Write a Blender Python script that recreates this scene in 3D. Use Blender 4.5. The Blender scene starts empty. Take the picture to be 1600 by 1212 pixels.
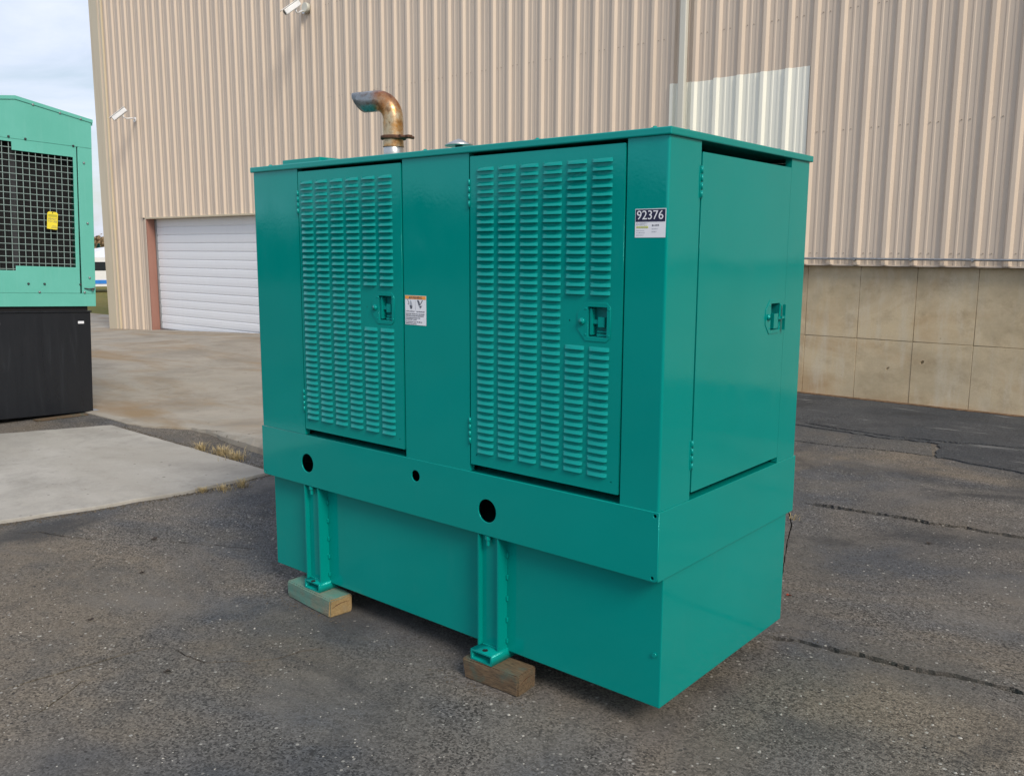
import bpy, bmesh, math, random
from mathutils import Vector, Matrix
from mathutils.geometry import delaunay_2d_cdt
random.seed(7)
S = bpy.context.scene
COL = S.collection

# ------------------------------------------------------------------ camera
cam = bpy.data.cameras.new('camera'); camo = bpy.data.objects.new('camera', cam); COL.objects.link(camo)
cam.sensor_width = 36; cam.lens = 31.03; cam.clip_start = .05; cam.clip_end = 2000
_r = Vector((.762948, .646448, .003932)); _d = Vector((.102104, -.114494, -.988163)); _f = Vector((-.638346, .754318, -.153358))
camo.matrix_world = Matrix(((_r.x, -_d.x, -_f.x, 1.445), (_r.y, -_d.y, -_f.y, -2.4607), (_r.z, -_d.z, -_f.z, 1.6889), (0, 0, 0, 1)))
S.camera = camo

# ------------------------------------------------------------------ light
SUN = Vector((.74, -.29, .62)).normalized()          # towards the sun
EL = math.asin(SUN.z); AZ = math.atan2(SUN.x, SUN.y)
w = bpy.data.worlds.new('World'); S.world = w; w.use_nodes = True
nt = w.node_tree; nt.nodes.clear()
def N(t, ty, **kw):
    n = t.nodes.new(ty)
    for k, v in kw.items():
        if k in ('op',): n.operation = v
        else: setattr(n, k, v)
    return n
out = N(nt, 'ShaderNodeOutputWorld'); bg = N(nt, 'ShaderNodeBackground'); bg.inputs[1].default_value = .1
sky = N(nt, 'ShaderNodeTexSky'); sky.sky_type = 'NISHITA'; sky.sun_disc = False
sky.sun_elevation = EL; sky.sun_rotation = AZ; sky.air_density = 1.2; sky.dust_density = 1.5
tc = N(nt, 'ShaderNodeTexCoord'); sp = N(nt, 'ShaderNodeSeparateXYZ'); nt.links.new(tc.outputs['Generated'], sp.inputs[0])
zc = N(nt, 'ShaderNodeMath', op='MAXIMUM'); nt.links.new(sp.outputs[2], zc.inputs[0]); zc.inputs[1].default_value = 0
za = N(nt, 'ShaderNodeMath', op='ADD'); nt.links.new(zc.outputs[0], za.inputs[0]); za.inputs[1].default_value = .22
cb = N(nt, 'ShaderNodeCombineXYZ')
for i in (0, 1):
    dv = N(nt, 'ShaderNodeMath', op='DIVIDE'); nt.links.new(sp.outputs[i], dv.inputs[0]); nt.links.new(za.outputs[0], dv.inputs[1]); nt.links.new(dv.outputs[0], cb.inputs[i])
nz = N(nt, 'ShaderNodeTexNoise'); nz.inputs['Scale'].default_value = 1.6; nz.inputs['Detail'].default_value = 7; nz.inputs['Roughness'].default_value = .58; nz.inputs['Distortion'].default_value = .6
nt.links.new(cb.outputs[0], nz.inputs['Vector'])
cr = N(nt, 'ShaderNodeMapRange'); cr.inputs[1].default_value = .33; cr.inputs[2].default_value = .68; cr.inputs[3].default_value = .34; cr.inputs[4].default_value = .97
nt.links.new(nz.outputs[0], cr.inputs[0])
mx = N(nt, 'ShaderNodeMix', data_type='RGBA'); nt.links.new(cr.outputs[0], mx.inputs[0]); nt.links.new(sky.outputs[0], mx.inputs[6]); mx.inputs[7].default_value = (8.0, 8.6, 10.2, 1)
nt.links.new(mx.outputs[2], bg.inputs[0]); nt.links.new(bg.outputs[0], out.inputs[0])
sl = bpy.data.lights.new('sun', 'SUN'); sl.energy = 2.3; sl.angle = math.radians(20); sl.color = (1, .91, .77)
so = bpy.data.objects.new('sun', sl); COL.objects.link(so); so.rotation_euler = SUN.to_track_quat('Z', 'Y').to_euler()
S.render.engine = 'CYCLES'
S.view_settings.view_transform = 'Standard'; S.view_settings.look = 'None'; S.view_settings.exposure = .15; S.view_settings.gamma = 1
S.view_settings.use_curve_mapping = False

# ------------------------------------------------------------------ materials
class MB_:
    def __init__(s, name, rough=.6, metal=0., spec=.5):
        s.m = bpy.data.materials.new(name); s.m.use_nodes = True; s.t = s.m.node_tree
        s.b = s.t.nodes['Principled BSDF']; s.b.inputs['Roughness'].default_value = rough; s.b.inputs['Metallic'].default_value = metal
        s.b.inputs['Specular IOR Level'].default_value = spec
        s.pos = N(s.t, 'ShaderNodeNewGeometry').outputs['Position']
    def L(s, a, b): s.t.links.new(a, b)
    def coords(s, sx=1, sy=1, sz=1, off=(0, 0, 0)):
        m = N(s.t, 'ShaderNodeMapping'); m.inputs['Scale'].default_value = (sx, sy, sz); m.inputs['Location'].default_value = off
        s.L(s.pos, m.inputs[0]); return m.outputs[0]
    def noise(s, scale, detail=4, rough=.55, vec=None, dist=0):
        n = N(s.t, 'ShaderNodeTexNoise'); n.inputs['Scale'].default_value = scale; n.inputs['Detail'].default_value = detail
        n.inputs['Roughness'].default_value = rough; n.inputs['Distortion'].default_value = dist
        s.L(vec or s.pos, n.inputs['Vector']); return n.outputs[0]
    def vor(s, scale, feature='F1', vec=None, outp='Color', rnd=1):
        n = N(s.t, 'ShaderNodeTexVoronoi', feature=feature); n.inputs['Scale'].default_value = scale; n.inputs['Randomness'].default_value = rnd
        s.L(vec or s.pos, n.inputs['Vector']); return n.outputs[outp]
    def rng(s, v, a, b, c=0, d=1):
        n = N(s.t, 'ShaderNodeMapRange'); s.L(v, n.inputs[0])
        for i, x in enumerate((a, b, c, d)): n.inputs[i+1].default_value = x
        return n.outputs[0]
    def mul(s, a, b, op='MULTIPLY'):
        n = N(s.t, 'ShaderNodeMath', op=op)
        for i, x in enumerate((a, b)):
            if isinstance(x, (int, float)): n.inputs[i].default_value = x
            else: s.L(x, n.inputs[i])
        return n.outputs[0]
    def mix(s, f, a, b, mode='MIX'):
        n = N(s.t, 'ShaderNodeMix', data_type='RGBA', blend_type=mode)
        for i, x in ((0, f), (6, a), (7, b)):
            if isinstance(x, (int, float)): n.inputs[i].default_value = x
            elif isinstance(x, tuple): n.inputs[i].default_value = (*x[:3], 1)
            else: s.L(x, n.inputs[i])
        return n.outputs[2]
    def sep(s, v, i):
        n = N(s.t, 'ShaderNodeSeparateXYZ'); s.L(v, n.inputs[0]); return n.outputs[i]
    def color(s, c):
        if isinstance(c, tuple): s.b.inputs['Base Color'].default_value = (*c[:3], 1)
        else: s.L(c, s.b.inputs['Base Color'])
    def rough(s, v): s.L(v, s.b.inputs['Roughness'])
    def bump(s, h, strength=.3, dist=.01, prev=None):
        n = N(s.t, 'ShaderNodeBump'); n.inputs['Strength'].default_value = strength; n.inputs['Distance'].default_value = dist
        s.L(h, n.inputs['Height'])
        if prev is not None: s.L(prev, n.inputs['Normal'])
        s.L(n.outputs[0], s.b.inputs['Normal']); return n.outputs[0]
M = {}
def plain(name, c, rough=.6, metal=0., spec=.5, var=.12, scale=6):
    m = MB_(name, rough, metal, spec)
    n = m.noise(scale, 4); d = tuple(x*(1-var) for x in c); e = tuple(min(1, x*(1+var)) for x in c)
    m.color(m.mix(m.rng(n, .3, .7), d, e)); M[name] = m.m; return m
# teal enamel
m = MB_('teal_paint', .1, 0, .5); m.b.inputs['Specular Tint'].default_value = (.25, 1, 1, 1); m.b.inputs['IOR'].default_value = 1.62
n1 = m.noise(1.3, 3); sm = m.noise(5, 5, .7, m.coords(1.5, 1.5, .5)); c = m.mix(m.rng(n1, .3, .7), (.0002, .250, .216), (.0003, .274, .238))
c = m.mix(m.rng(sm, .60, .80, 0, .08), c, (.06, .30, .28)); m.color(c)
m.rough(m.rng(sm, .35, .75, .05, .16))
h = m.mul(m.mul(m.noise(1.6, 1), .006), m.mul(m.noise(90, 1, .4), .00011), 'ADD'); m.bump(h, 1., 1.); M['teal'] = m.m
m = MB_('teal_shade', .5, 0, .3); m.color((.0004, .20, .19)); M['teal_shade'] = m.m  # darker copy of the teal, recess shade of the latch cups put into the colour
# sun-faded green enamel of the second generator
m = MB_('faded_green', .42, 0, .4)
n1 = m.noise(2.5, 5); v = m.noise(3, 5, .6, m.coords(9, 9, .6))
c = m.mix(m.rng(n1, .3, .7), (.12, .47, .375), (.145, .51, .42)); c = m.mix(m.rng(v, .55, .8, 0, .35), c, (.22, .55, .48))
m.color(c); m.bump(m.noise(4, 2), .1, .01); M['faded'] = m.m
m = MB_('black_steel', .3, 0, .5)
v = m.noise(2, 5, .6, m.coords(5, 5, .35), 1.); v2 = m.noise(2, 4)
c = m.mix(m.rng(v, .6, .9, 0, .4), (.010, .012, .016), (.06, .07, .085)); c = m.mix(m.rng(v2, .55, .75, 0, .4), c, (.03, .03, .032)); m.color(c)
m.rough(m.rng(v, .3, .7, .25, .42)); m.bump(m.noise(1.5, 2), .15, .02); M['black'] = m.m
plain('void', (.006, .006, .007), .8, var=.2)
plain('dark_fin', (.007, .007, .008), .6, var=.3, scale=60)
plain('wire', (.28, .38, .355), .45, .1)
plain('dark_gray', (.035, .037, .04), .5)
plain('white_paint', (.78, .79, .80), .4)
plain('silver', (.55, .55, .53), .35, .9)
plain('galv', (.34, .35, .36), .45, .7, var=.2, scale=30)
plain('rust_dark', (.10, .042, .022), .8, .2, var=.5, scale=60)
plain('rubber', (.02, .02, .02), .7)
# exhaust: heat-tinted rusty galvanised pipe
m = MB_('exhaust_pipe', .4, .7)
z = m.sep(m.pos, 2); n1 = m.noise(14, 5, .65); n2 = m.noise(40, 5, .65)
c = m.mix(m.rng(n1, .38, .62), (.56, .44, .28), (.46, .21, .05))
zz = m.mul(z, m.mul(n1, .16), 'ADD')
c = m.mix(m.rng(zz, 2.40, 2.49), c, (.34, .12, .04))
x = m.sep(m.pos, 0); xx = m.mul(x, m.mul(n1, .1), 'ADD')
c = m.mix(m.rng(xx, -1.80, -1.75, 1, 0), c, (.27, .29, .30))
c = m.mix(m.rng(n2, .50, .70, 0, .8), c, (.12, .05, .02)); m.color(c); m.rough(m.rng(n2, .3, .7, .22, .45)); M['exhaust'] = m.m
plain('soot', (.02, .019, .018), .9)
# wood
def wood(name, base, dark, tint, f):
    m = MB_(name, .75)
    g = m.noise(6, 6, .6, m.coords(3, 26, 26), 1.2); k = m.noise(9, 4)
    c = m.mix(m.rng(g, .3, .7), dark, base); c = m.mix(m.rng(k, .5-f, .75-f), c, tint); m.color(c); m.bump(g, .35, .004); M[name] = m.m
wood('wood_green', (.29, .28, .20), (.12, .12, .085), (.11, .25, .20), .18)
wood('wood_brown', (.20, .135, .075), (.055, .038, .024), (.05, .13, .11), -.02)
wood('wood_raw', (.42, .30, .14), (.22, .14, .06), (.30, .25, .16), -.05)
# asphalt
def asphalt(name, c1, c2, c3, peb, thr, scuff=False):
    m = MB_(name, .88, 0, .3)
    big = m.noise(.5, 4, .6, None, .8); mid = m.noise(2.1, 5, .65, m.coords(1, 1, 1, (13, 5, 0)))
    c = m.mix(m.rng(big, .40, .58), c1, c2); c = m.mix(m.rng(mid, .46, .66, 0, .85), c, c3)
    wear = m.rng(m.noise(1.0, 4, .6, m.coords(1, 1, 1, (3, 31, 0))), .38, .62)
    fv = N(m.t, 'ShaderNodeTexVoronoi'); fv.inputs['Scale'].default_value = 135; m.L(m.pos, fv.inputs['Vector'])
    cv = N(m.t, 'ShaderNodeTexVoronoi'); cv.inputs['Scale'].default_value = 55; m.L(m.pos, cv.inputs['Vector'])
    va = m.sep(fv.outputs['Color'], 0); vd = fv.outputs['Distance']
    g = m.mul(m.mul(m.rng(va, 0, 1, -.65, .92), m.rng(wear, 0, 1, .45, 1.15)), 1.0, 'ADD')
    gm = N(m.t, 'ShaderNodeCombineXYZ')
    for i in range(3): m.L(g, gm.inputs[i])
    c = m.mix(1., c, gm.outputs[0], 'MULTIPLY')
    c0 = m.sep(cv.outputs['Color'], 0); c1_ = m.sep(cv.outputs['Color'], 1); cd_ = cv.outputs['Distance']
    st = m.mul(m.rng(m.mul(c0, m.mul(wear, .05), 'ADD'), thr, thr+.02), m.rng(m.mul(cd_, m.mul(c1_, .25), 'ADD'), .34, .46, 1, 0))
    c = m.mix(m.mul(st, .8), c, peb)
    dk = m.mul(m.rng(c1_, .92, .94), m.rng(cd_, .3, .45, .8, 0)); c = m.mix(dk, c, (.03, .028, .026))
    lp_ = m.noise(.75, 5, .65, m.coords(1, 1, 1, (5, 63, 0)), .5); c = m.mix(m.rng(lp_, .52, .68, 0, .55), c, tuple((x+sum(c1)/3)*.72 for x in c1))
    oil = m.noise(.8, 4, .65, m.coords(1, 1, 1, (41, 17, 0)), .6); c = m.mix(m.rng(oil, .54, .68, 0, .7), c, tuple(x*.5 for x in c2))
    if scuff:
        sn = m.noise(2.2, 5, .7, m.coords(.45, 3.2, 1), .4); c = m.mix(m.rng(sn, .60, .70, 0, .75), c, (.27, .27, .26))
        sn2 = m.noise(6, 4, .7, m.coords(.3, 2.5, 1)); c = m.mix(m.rng(sn2, .62, .72, 0, .6), c, (.02, .02, .022))
    m.color(c)
    h = m.mul(m.rng(vd, 0, .6, 1, 0), m.rng(va, 0, 1, .2, 1)); m.bump(h, .7, .004)
    M[name] = m.m
asphalt('asphalt', (.145, .122, .095), (.074, .076, .080), (.098, .091, .081), (.42, .40, .36), .962)
asphalt('asphalt_dark', (.046, .050, .055), (.066, .068, .07), (.040, .042, .046), (.24, .24, .23), .98, True)
asphalt('asphalt_mid', (.092, .088, .082), (.074, .074, .074), (.11, .10, .088), (.36, .35, .33), .97)
# concrete
def concrete(name, a, b2, stain, sa, sb, sc=.6, streak=None):
    m = MB_(name, .85, 0, .3)
    c = m.mix(m.rng(m.noise(1.7, 6, .62), .35, .65), a, b2)
    s = m.noise(sc, 5, .6, m.coords(.6, 1.6, 1), .8); c = m.mix(m.rng(s, sa, sb), c, stain)
    if streak: c = m.mix(m.rng(m.noise(2, 5, .6, m.coords(4, 4, .7)), .48, .75, 0, .7), c, streak)
    pv = N(m.t, 'ShaderNodeTexVoronoi'); pv.inputs['Scale'].default_value = 22; m.L(m.pos, pv.inputs['Vector'])
    pc = pv.outputs['Color']; pk = m.mul(m.rng(m.sep(pc, 0), .945, .95), m.rng(m.mul(pv.outputs['Distance'], m.mul(m.sep(pc, 1), .3), 'ADD'), .22, .36, .8, 0)); c = m.mix(pk, c, tuple(x*.3 for x in a))
    bl = m.noise(.9, 6, .7, m.coords(1, 1, 1, (7, 3, 9)), .2); c = m.mix(m.rng(bl, .46, .64, 0, .75), c, tuple(x*.62 for x in a)); bl2 = m.noise(3.1, 6, .75, m.coords(1, 1, 1.3, (2, 8, 4)), 0); c = m.mix(m.rng(bl2, .52, .72, 0, .4), c, tuple(x*.5 for x in stain))
    f = m.noise(60, 3, .7); c = m.mix(m.rng(f, .3, .7, 0, .22), c, tuple(x*.6 for x in a)); m.color(c)
    b = m.bump(f, .25, .003); m.bump(m.noise(5, 4), .2, .02, b); M[name] = m.m
concrete('concrete_pad', (.42, .395, .35), (.46, .435, .39), (.34, .315, .27), .5, .72)
concrete('concrete_apron', (.40, .36, .30), (.345, .315, .265), (.29, .205, .115), .46, .65, .55)
concrete('concrete_wall', (.63, .51, .33), (.55, .455, .31), (.45, .30, .16), .48, .70, 1.2, (.64, .58, .46))
# building metal
def cladding(name, a, b2, str_, streak=.4):
    m = MB_(name, .45, 0, .4)
    v = m.noise(1.5, 5, .6, m.coords(5, 1, .35)); n = m.noise(.5, 4)
    c = m.mix(m.rng(n, .35, .65), a, b2); c = m.mix(m.rng(v, .5, .8, 0, .5), c, str_)
    oi = N(m.t, 'ShaderNodeObjectInfo').outputs['Random']; v3 = m.noise(3, 6, .7, m.coords(2.5, 1, .12), .5); c = m.mix(m.rng(v3, .58, .75, 0, streak), c, tuple(x*.72 for x in str_)); c = m.mix(m.rng(oi, 0, 1, 0, .22), c, str_); m.color(c)
    m.bump(m.noise(1.4, 3, .5, m.coords(1.5, 1, .5)), .12, .03); M[name] = m.m
cladding('cladding', (.66, .55, .44), (.69, .575, .46), (.575, .47, .37))
cladding('cladding_patch', (.87, .86, .74), (.89, .88, .78), (.85, .84, .74), .04)
cladding('trim_cream', (.62, .55, .40), (.66, .58, .43), (.45, .33, .2))
cladding('trim_gray', (.60, .59, .51), (.65, .64, .56), (.54, .52, .45))
cladding('door_white', (.82, .84, .88), (.84, .86, .89), (.78, .80, .84), .08)
cladding('jamb_red', (.33, .165, .125), (.36, .185, .14), (.28, .13, .10))
plain('screw', (.36, .29, .22), .6, .3)
# stickers
plain('sticker_white', (.80, .82, .86), .5, var=.03)
plain('sticker_navy', (.012, .014, .05), .4, var=.1)
plain('sticker_yellow', (.62, .66, .06), .5, var=.05)
plain('sticker_ink', (.10, .11, .14), .5, var=.1)
plain('sticker_gray', (.42, .45, .5), .5, var=.1)
plain('sticker_orange', (.86, .36, .07), .5, var=.06)
plain('tag_yellow', (.87, .72, .05), .5, var=.05)
plain('tag_olive', (.52, .46, .04), .5, var=.05)
# plants, far things
plain('dry_grass', (.46, .36, .19), .8, var=.4, scale=30)
plain('leaf_red', (.28, .045, .02), .7); plain('leaf_dark', (.035, .025, .018), .8)
plain('far_white', (.80, .80, .80), .4, var=.03); plain('far_blue', (.03, .22, .68), .4); plain('glass_dark', (.02, .025, .03), .15)
plain('conifer', (.012, .10, .085), .8, var=.4, scale=3); plain('tan_leaf', (.25, .17, .09), .85, var=.4, scale=2); plain('reflection_wood_dark', (.03, .045, .022), .9, var=.4, scale=.4); plain('bark', (.09, .06, .04), .9)
m = MB_('grass_ground', .95, 0, .1)
n1 = m.noise(.12, 6, .65); n2 = m.noise(3, 5, .7)
c = m.mix(m.rng(n1, .35, .65), (.17, .15, .045), (.12, .13, .035)); c = m.mix(m.rng(n2, .4, .7, 0, .7), c, (.24, .19, .075)); m.color(c); m.bump(n2, .6, .08); M['grass'] = m.m
plain('dirt', (.16, .095, .05), .95, var=.4, scale=25)
plain('crumb', (.085, .07, .052), .95, var=.5, scale=60)
plain('gravel', (.38, .36, .32), .85, var=.4, scale=40)

# ------------------------------------------------------------------ mesh helpers
def link(name, me, parent=None, mat=None, smooth=False):
    o = bpy.data.objects.new(name, me); COL.objects.link(o)
    if mat is not None and not me.materials: me.materials.append(M[mat])
    if parent is not None:
        o.parent = parent
        if parent.get('_at') is not None: o.location = [-a for a in parent['_at']]
    if smooth:
        for p_ in me.polygons: p_.use_smooth = True
    return o
def root(name, at, label, cat, group=None):
    o = bpy.data.objects.new(name, None); COL.objects.link(o); o.location = at; o['_at'] = list(at)
    o['label'] = label; o['category'] = cat; o.empty_display_size = .1
    if group: o['group'] = group
    return o
def tag(o, label=None, cat=None, group=None, kind=None):
    for k, v in (('label', label), ('category', cat), ('group', group), ('kind', kind)):
        if v: o[k] = v
    return o
def mesh(name, vs, fs, mats=None, fm=None):
    me = bpy.data.meshes.new(name); me.from_pydata([tuple(v) for v in vs], [], fs); me.update()
    if mats:
        for x in mats: me.materials.append(M[x])
        if fm: me.polygons.foreach_set('material_index', fm)
    return me
def fixn(me):
    bm = bmesh.new(); bm.from_mesh(me); bmesh.ops.recalc_face_normals(bm, faces=bm.faces); bm.to_mesh(me); bm.free(); return me
def box(name, x0, x1, y0, y1, z0, z1, mat, parent=None, bev=0., mp=None, seg=2):
    bm = bmesh.new(); vs = [bm.verts.new((x, y, z)) for x in (x0, x1) for y in (y0, y1) for z in (z0, z1)]
    for f in ((0, 1, 3, 2), (4, 6, 7, 5), (0, 4, 5, 1), (2, 3, 7, 6), (0, 2, 6, 4), (1, 5, 7, 3)): bm.faces.new([vs[i] for i in f])
    if bev: bmesh.ops.bevel(bm, geom=bm.edges[:], offset=bev, segments=seg, affect='EDGES', profile=.6)
    if mp:
        for v in bm.verts: v.co = mp(*v.co)
    bmesh.ops.recalc_face_normals(bm, faces=bm.faces)
    me = bpy.data.meshes.new(name); bm.to_mesh(me); bm.free()
    return link(name, me, parent, mat)
def joinmesh(name, metas, mat, parent=None, mp=None):
    """several boxes (x0,x1,y0,y1,z0,z1) of one part in one mesh"""
    vs, fs = [], []
    for (x0, x1, y0, y1, z0, z1) in metas:
        k = len(vs)
        for x in (x0, x1):
            for y in (y0, y1):
                for z in (z0, z1): vs.append(mp(x, y, z) if mp else (x, y, z))
        for f in ((0, 1, 3, 2), (4, 6, 7, 5), (0, 4, 5, 1), (2, 3, 7, 6), (0, 2, 6, 4), (1, 5, 7, 3)): fs.append([k+i for i in f])
    return link(name, fixn(mesh(name, vs, fs)), parent, mat)
def prism(name, prof, a, b, ax, mat, parent=None, bev=0., mp=None):
    """closed 2D profile swept along axis ax from a to b"""
    n = len(prof); vs = []
    for t in (a, b):
        for (p_, q) in prof: vs.append({'z': (p_, q, t), 'x': (t, p_, q), 'y': (p_, t, q)}[ax])
    fs = [[i, (i+1) % n, n+(i+1) % n, n+i] for i in range(n)] + [list(range(n-1, -1, -1)), list(range(n, 2*n))]
    if mp: vs = [mp(*v) for v in vs]
    return link(name, fixn(mesh(name, vs, fs)), parent, mat)
def plate(name, outer, holes, thick, mp, mat, parent=None, bev=0.):
    """flat plate with real openings; outer/holes are 2D loops, mp maps (u, v, w) to the world"""
    cu = bpy.data.curves.new(name, 'CURVE'); cu.dimensions = '2D'; cu.fill_mode = 'BOTH'; cu.extrude = thick/2 - bev
    if bev: cu.bevel_depth = bev; cu.bevel_resolution = 1; cu.offset = -bev
    for lp in [outer] + holes:
        s_ = cu.splines.new('POLY'); s_.points.add(len(lp)-1); s_.use_cyclic_u = True
        for i, q in enumerate(lp): s_.points[i].co = (q[0], q[1], 0, 1)
    t = bpy.data.objects.new('t', cu); COL.objects.link(t)
    me = bpy.data.meshes.new_from_object(t); bpy.data.objects.remove(t); bpy.data.curves.remove(cu)
    me.materials.clear()
    for v in me.vertices: v.co = mp(*v.co)
    bm = bmesh.new(); bm.from_mesh(me); bmesh.ops.remove_doubles(bm, verts=bm.verts, dist=1e-5); bmesh.ops.recalc_face_normals(bm, faces=bm.faces); bm.to_mesh(me); bm.free()
    return link(name, me, parent, mat)
def circ(cx, cy, r, n=28): return [(cx+r*math.cos(2*math.pi*i/n), cy+r*math.sin(2*math.pi*i/n)) for i in range(n)]
def rect(a, b, c, d): return [(a, c), (b, c), (b, d), (a, d)]
def tube(name, path, rads, mat, parent=None, n=16, caps=True, smooth=True):
    vs, fs = [], []; P = [Vector(q) for q in path]
    if isinstance(rads, (int, float)): rads = [rads]*len(P)
    ref = None
    for i, q in enumerate(P):
        t = (P[min(i+1, len(P)-1)] - P[max(i-1, 0)]).normalized()
        if ref is None: ref = t.orthogonal().normalized()
        u = (ref - t*ref.dot(t)).normalized(); v = t.cross(u); ref = u
        for k in range(n):
            a = 2*math.pi*k/n; vs.append(q + (u*math.cos(a) + v*math.sin(a))*rads[i])
    for i in range(len(P)-1):
        for k in range(n): fs.append([i*n+k, i*n+(k+1) % n, (i+1)*n+(k+1) % n, (i+1)*n+k])
    if caps: fs += [list(range(n-1, -1, -1)), list(range((len(P)-1)*n, len(P)*n))]
    o = link(name, fixn(mesh(name, vs, fs)), parent, mat)
    if smooth:
        for p_ in o.data.polygons: p_.use_smooth = len(p_.vertices) == 4
    return o
def text(name, s, size, mp, mat, parent, align='CENTER'):
    cu = bpy.data.curves.new(name, 'FONT'); cu.body = s; cu.size = size; cu.align_x = align; cu.align_y = 'CENTER'; cu.extrude = .0003; cu.resolution_u = 3
    t = bpy.data.objects.new('t', cu); COL.objects.link(t)
    me = bpy.data.meshes.new_from_object(t); bpy.data.objects.remove(t); bpy.data.curves.remove(cu); me.materials.clear()
    for v in me.vertices: v.co = mp(*v.co)
    return link(name, me, parent, mat)

# ================================================================== SETTING
def lerp_tab(tab, x):
    if x <= tab[0][0]: return tab[0][1]
    for (a, va), (b_, vb) in zip(tab, tab[1:]):
        if x <= b_: return va + (vb-va)*(x-a)/(b_-a)
    return tab[-1][1]
# grass terrain to the horizon
G = 700
tag(link('ground', mesh('ground', [(-G, -G, -.32), (G, -G, -.32), (G, G, -.32), (-G, G, -.32)], [[0, 1, 2, 3]]), None, 'grass'), kind='structure')
# asphalt yard with open cracks
def crack(pts, wid, seed):
    r = random.Random(seed); P = []
    for (a, b_) in zip(pts, pts[1:]):
        L_ = math.hypot(b_[0]-a[0], b_[1]-a[1]); k = max(2, int(L_/.022))
        for i in range(k): P.append((a[0]+(b_[0]-a[0])*i/k, a[1]+(b_[1]-a[1])*i/k))
    P.append(pts[-1]); n = len(P); left, right = [], []
    dr = 0; hs = 1.
    for i, q in enumerate(P):
        a = P[max(0, i-1)]; b_ = P[min(n-1, i+1)]; dx, dy = b_[0]-a[0], b_[1]-a[1]; l = math.hypot(dx, dy) or 1; nx, ny = -dy/l, dx/l
        dr = dr*.85 + r.uniform(-1, 1)*min(.008, wid*.30); hs = hs*.7 + .3*r.uniform(.45, 1.55)
        e = min(1, (i+.25)/3, (n-1-i+.25)/3); h = wid*.5*e*hs*r.uniform(.75, 1.25)
        left.append((q[0]+nx*(dr+h), q[1]+ny*(dr+h))); right.append((q[0]+nx*(dr-h), q[1]+ny*(dr-h)))
    return left + right[::-1]
CR = [
 ([(-.80, 3.27), (-.66, 3.30), (-.45, 3.31), (-.22, 3.36), (-.02, 3.34), (.19, 3.40), (.36, 3.41), (.5, 3.43), (1.2, 3.5), (2.6, 3.62)], .062),
 ([(-.11, 1.12), (-.02, 1.13), (.07, 1.16), (.21, 1.18), (.34, 1.20), (.49, 1.21), (.63, 1.24), (.76, 1.26), (.89, 1.28), (1.5, 1.33), (2.4, 1.5)], .04),
 ([(-.90, 3.22), (-.66, 2.74), (-.49, 2.26), (-.34, 1.86), (-.2, 1.45)], .007),
 ([(-2.13, -1.3), (-2.12, -1.16), (-2.09, -1.0), (-2.07, -.87), (-2.04, -.74), (-2.0, -.70)], .012),
 ([(-1.97, -.67), (-1.87, -.67), (-1.74, -.66), (-1.65, -.57), (-1.55, -.45), (-1.53, -.33), (-1.47, -.24)], .011),
 ([(-1.83, -1.29), (-1.89, -1.18), (-1.96, -1.06), (-1.94, -1.01)], .009),
 ([(-4.13, -.48), (-4.05, -.39), (-3.85, -.32), (-3.66, -.22)], .016),
 ([(-3.32, .03), (-3.06, .17), (-2.79, .29)], .013),
]
def cracked_sheet(name, outer, cracks, z, depth, mat):
    vs = [Vector(q) for q in outer]; ed = [(i, (i+1) % len(outer)) for i in range(len(outer))]; fc = [list(range(len(outer)))]
    for cpts in cracks:
        k = len(vs); n = len(cpts)//2; vs += [Vector(q) for q in cpts]
        for i in range(n-1): fc.append([k+i, k+i+1, k+2*n-2-i, k+2*n-1-i])
    def ccw(f): return f if sum(vs[f[i]].x*vs[f[(i+1) % len(f)]].y - vs[f[(i+1) % len(f)]].x*vs[f[i]].y for i in range(len(f))) > 0 else f[::-1]
    fc = [ccw(f) for f in fc]; ed = []
    v2, e2_, f2, ov, oe, of = delaunay_2d_cdt(vs, ed, fc, 0, 1e-6)
    bm = bmesh.new(); bv = [bm.verts.new((q.x, q.y, z)) for q in v2]
    for f, o in zip(f2, of):
        if 0 in o and len(o) == 1: bm.faces.new([bv[i] for i in f])
    bmesh.ops.recalc_face_normals(bm, faces=bm.faces)
    be = [e_ for e_ in bm.edges if len(e_.link_faces) == 1]
    r = bmesh.ops.extrude_edge_only(bm, edges=be)
    for q in r['geom']:
        if isinstance(q, bmesh.types.BMVert): q.co.z -= depth
    for v in [v for v in bm.verts if not v.link_faces]: bm.verts.remove(v)
    for f in bm.faces:
        if abs(f.normal.z) > .5 and f.normal.z < 0: f.normal_flip()
    me = bpy.data.meshes.new(name); bm.to_mesh(me); bm.free(); return link(name, me, None, mat)
holes = [crack(pts, wd, i) for i, (pts, wd) in enumerate(CR)]
tag(cracked_sheet('asphalt_yard', rect(-9.5, 45, -45, 7.86), holes, 0, .30, 'asphalt'), kind='structure')
tag(link('asphalt_lane', mesh('asphalt_lane', [(-45, -45, -.3), (-9.5, -45, -.004), (-9.5, 1.7, -.004), (-45, 1.7, -.3)], [[0, 1, 2, 3]]), None, 'asphalt'), kind='structure')
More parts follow.
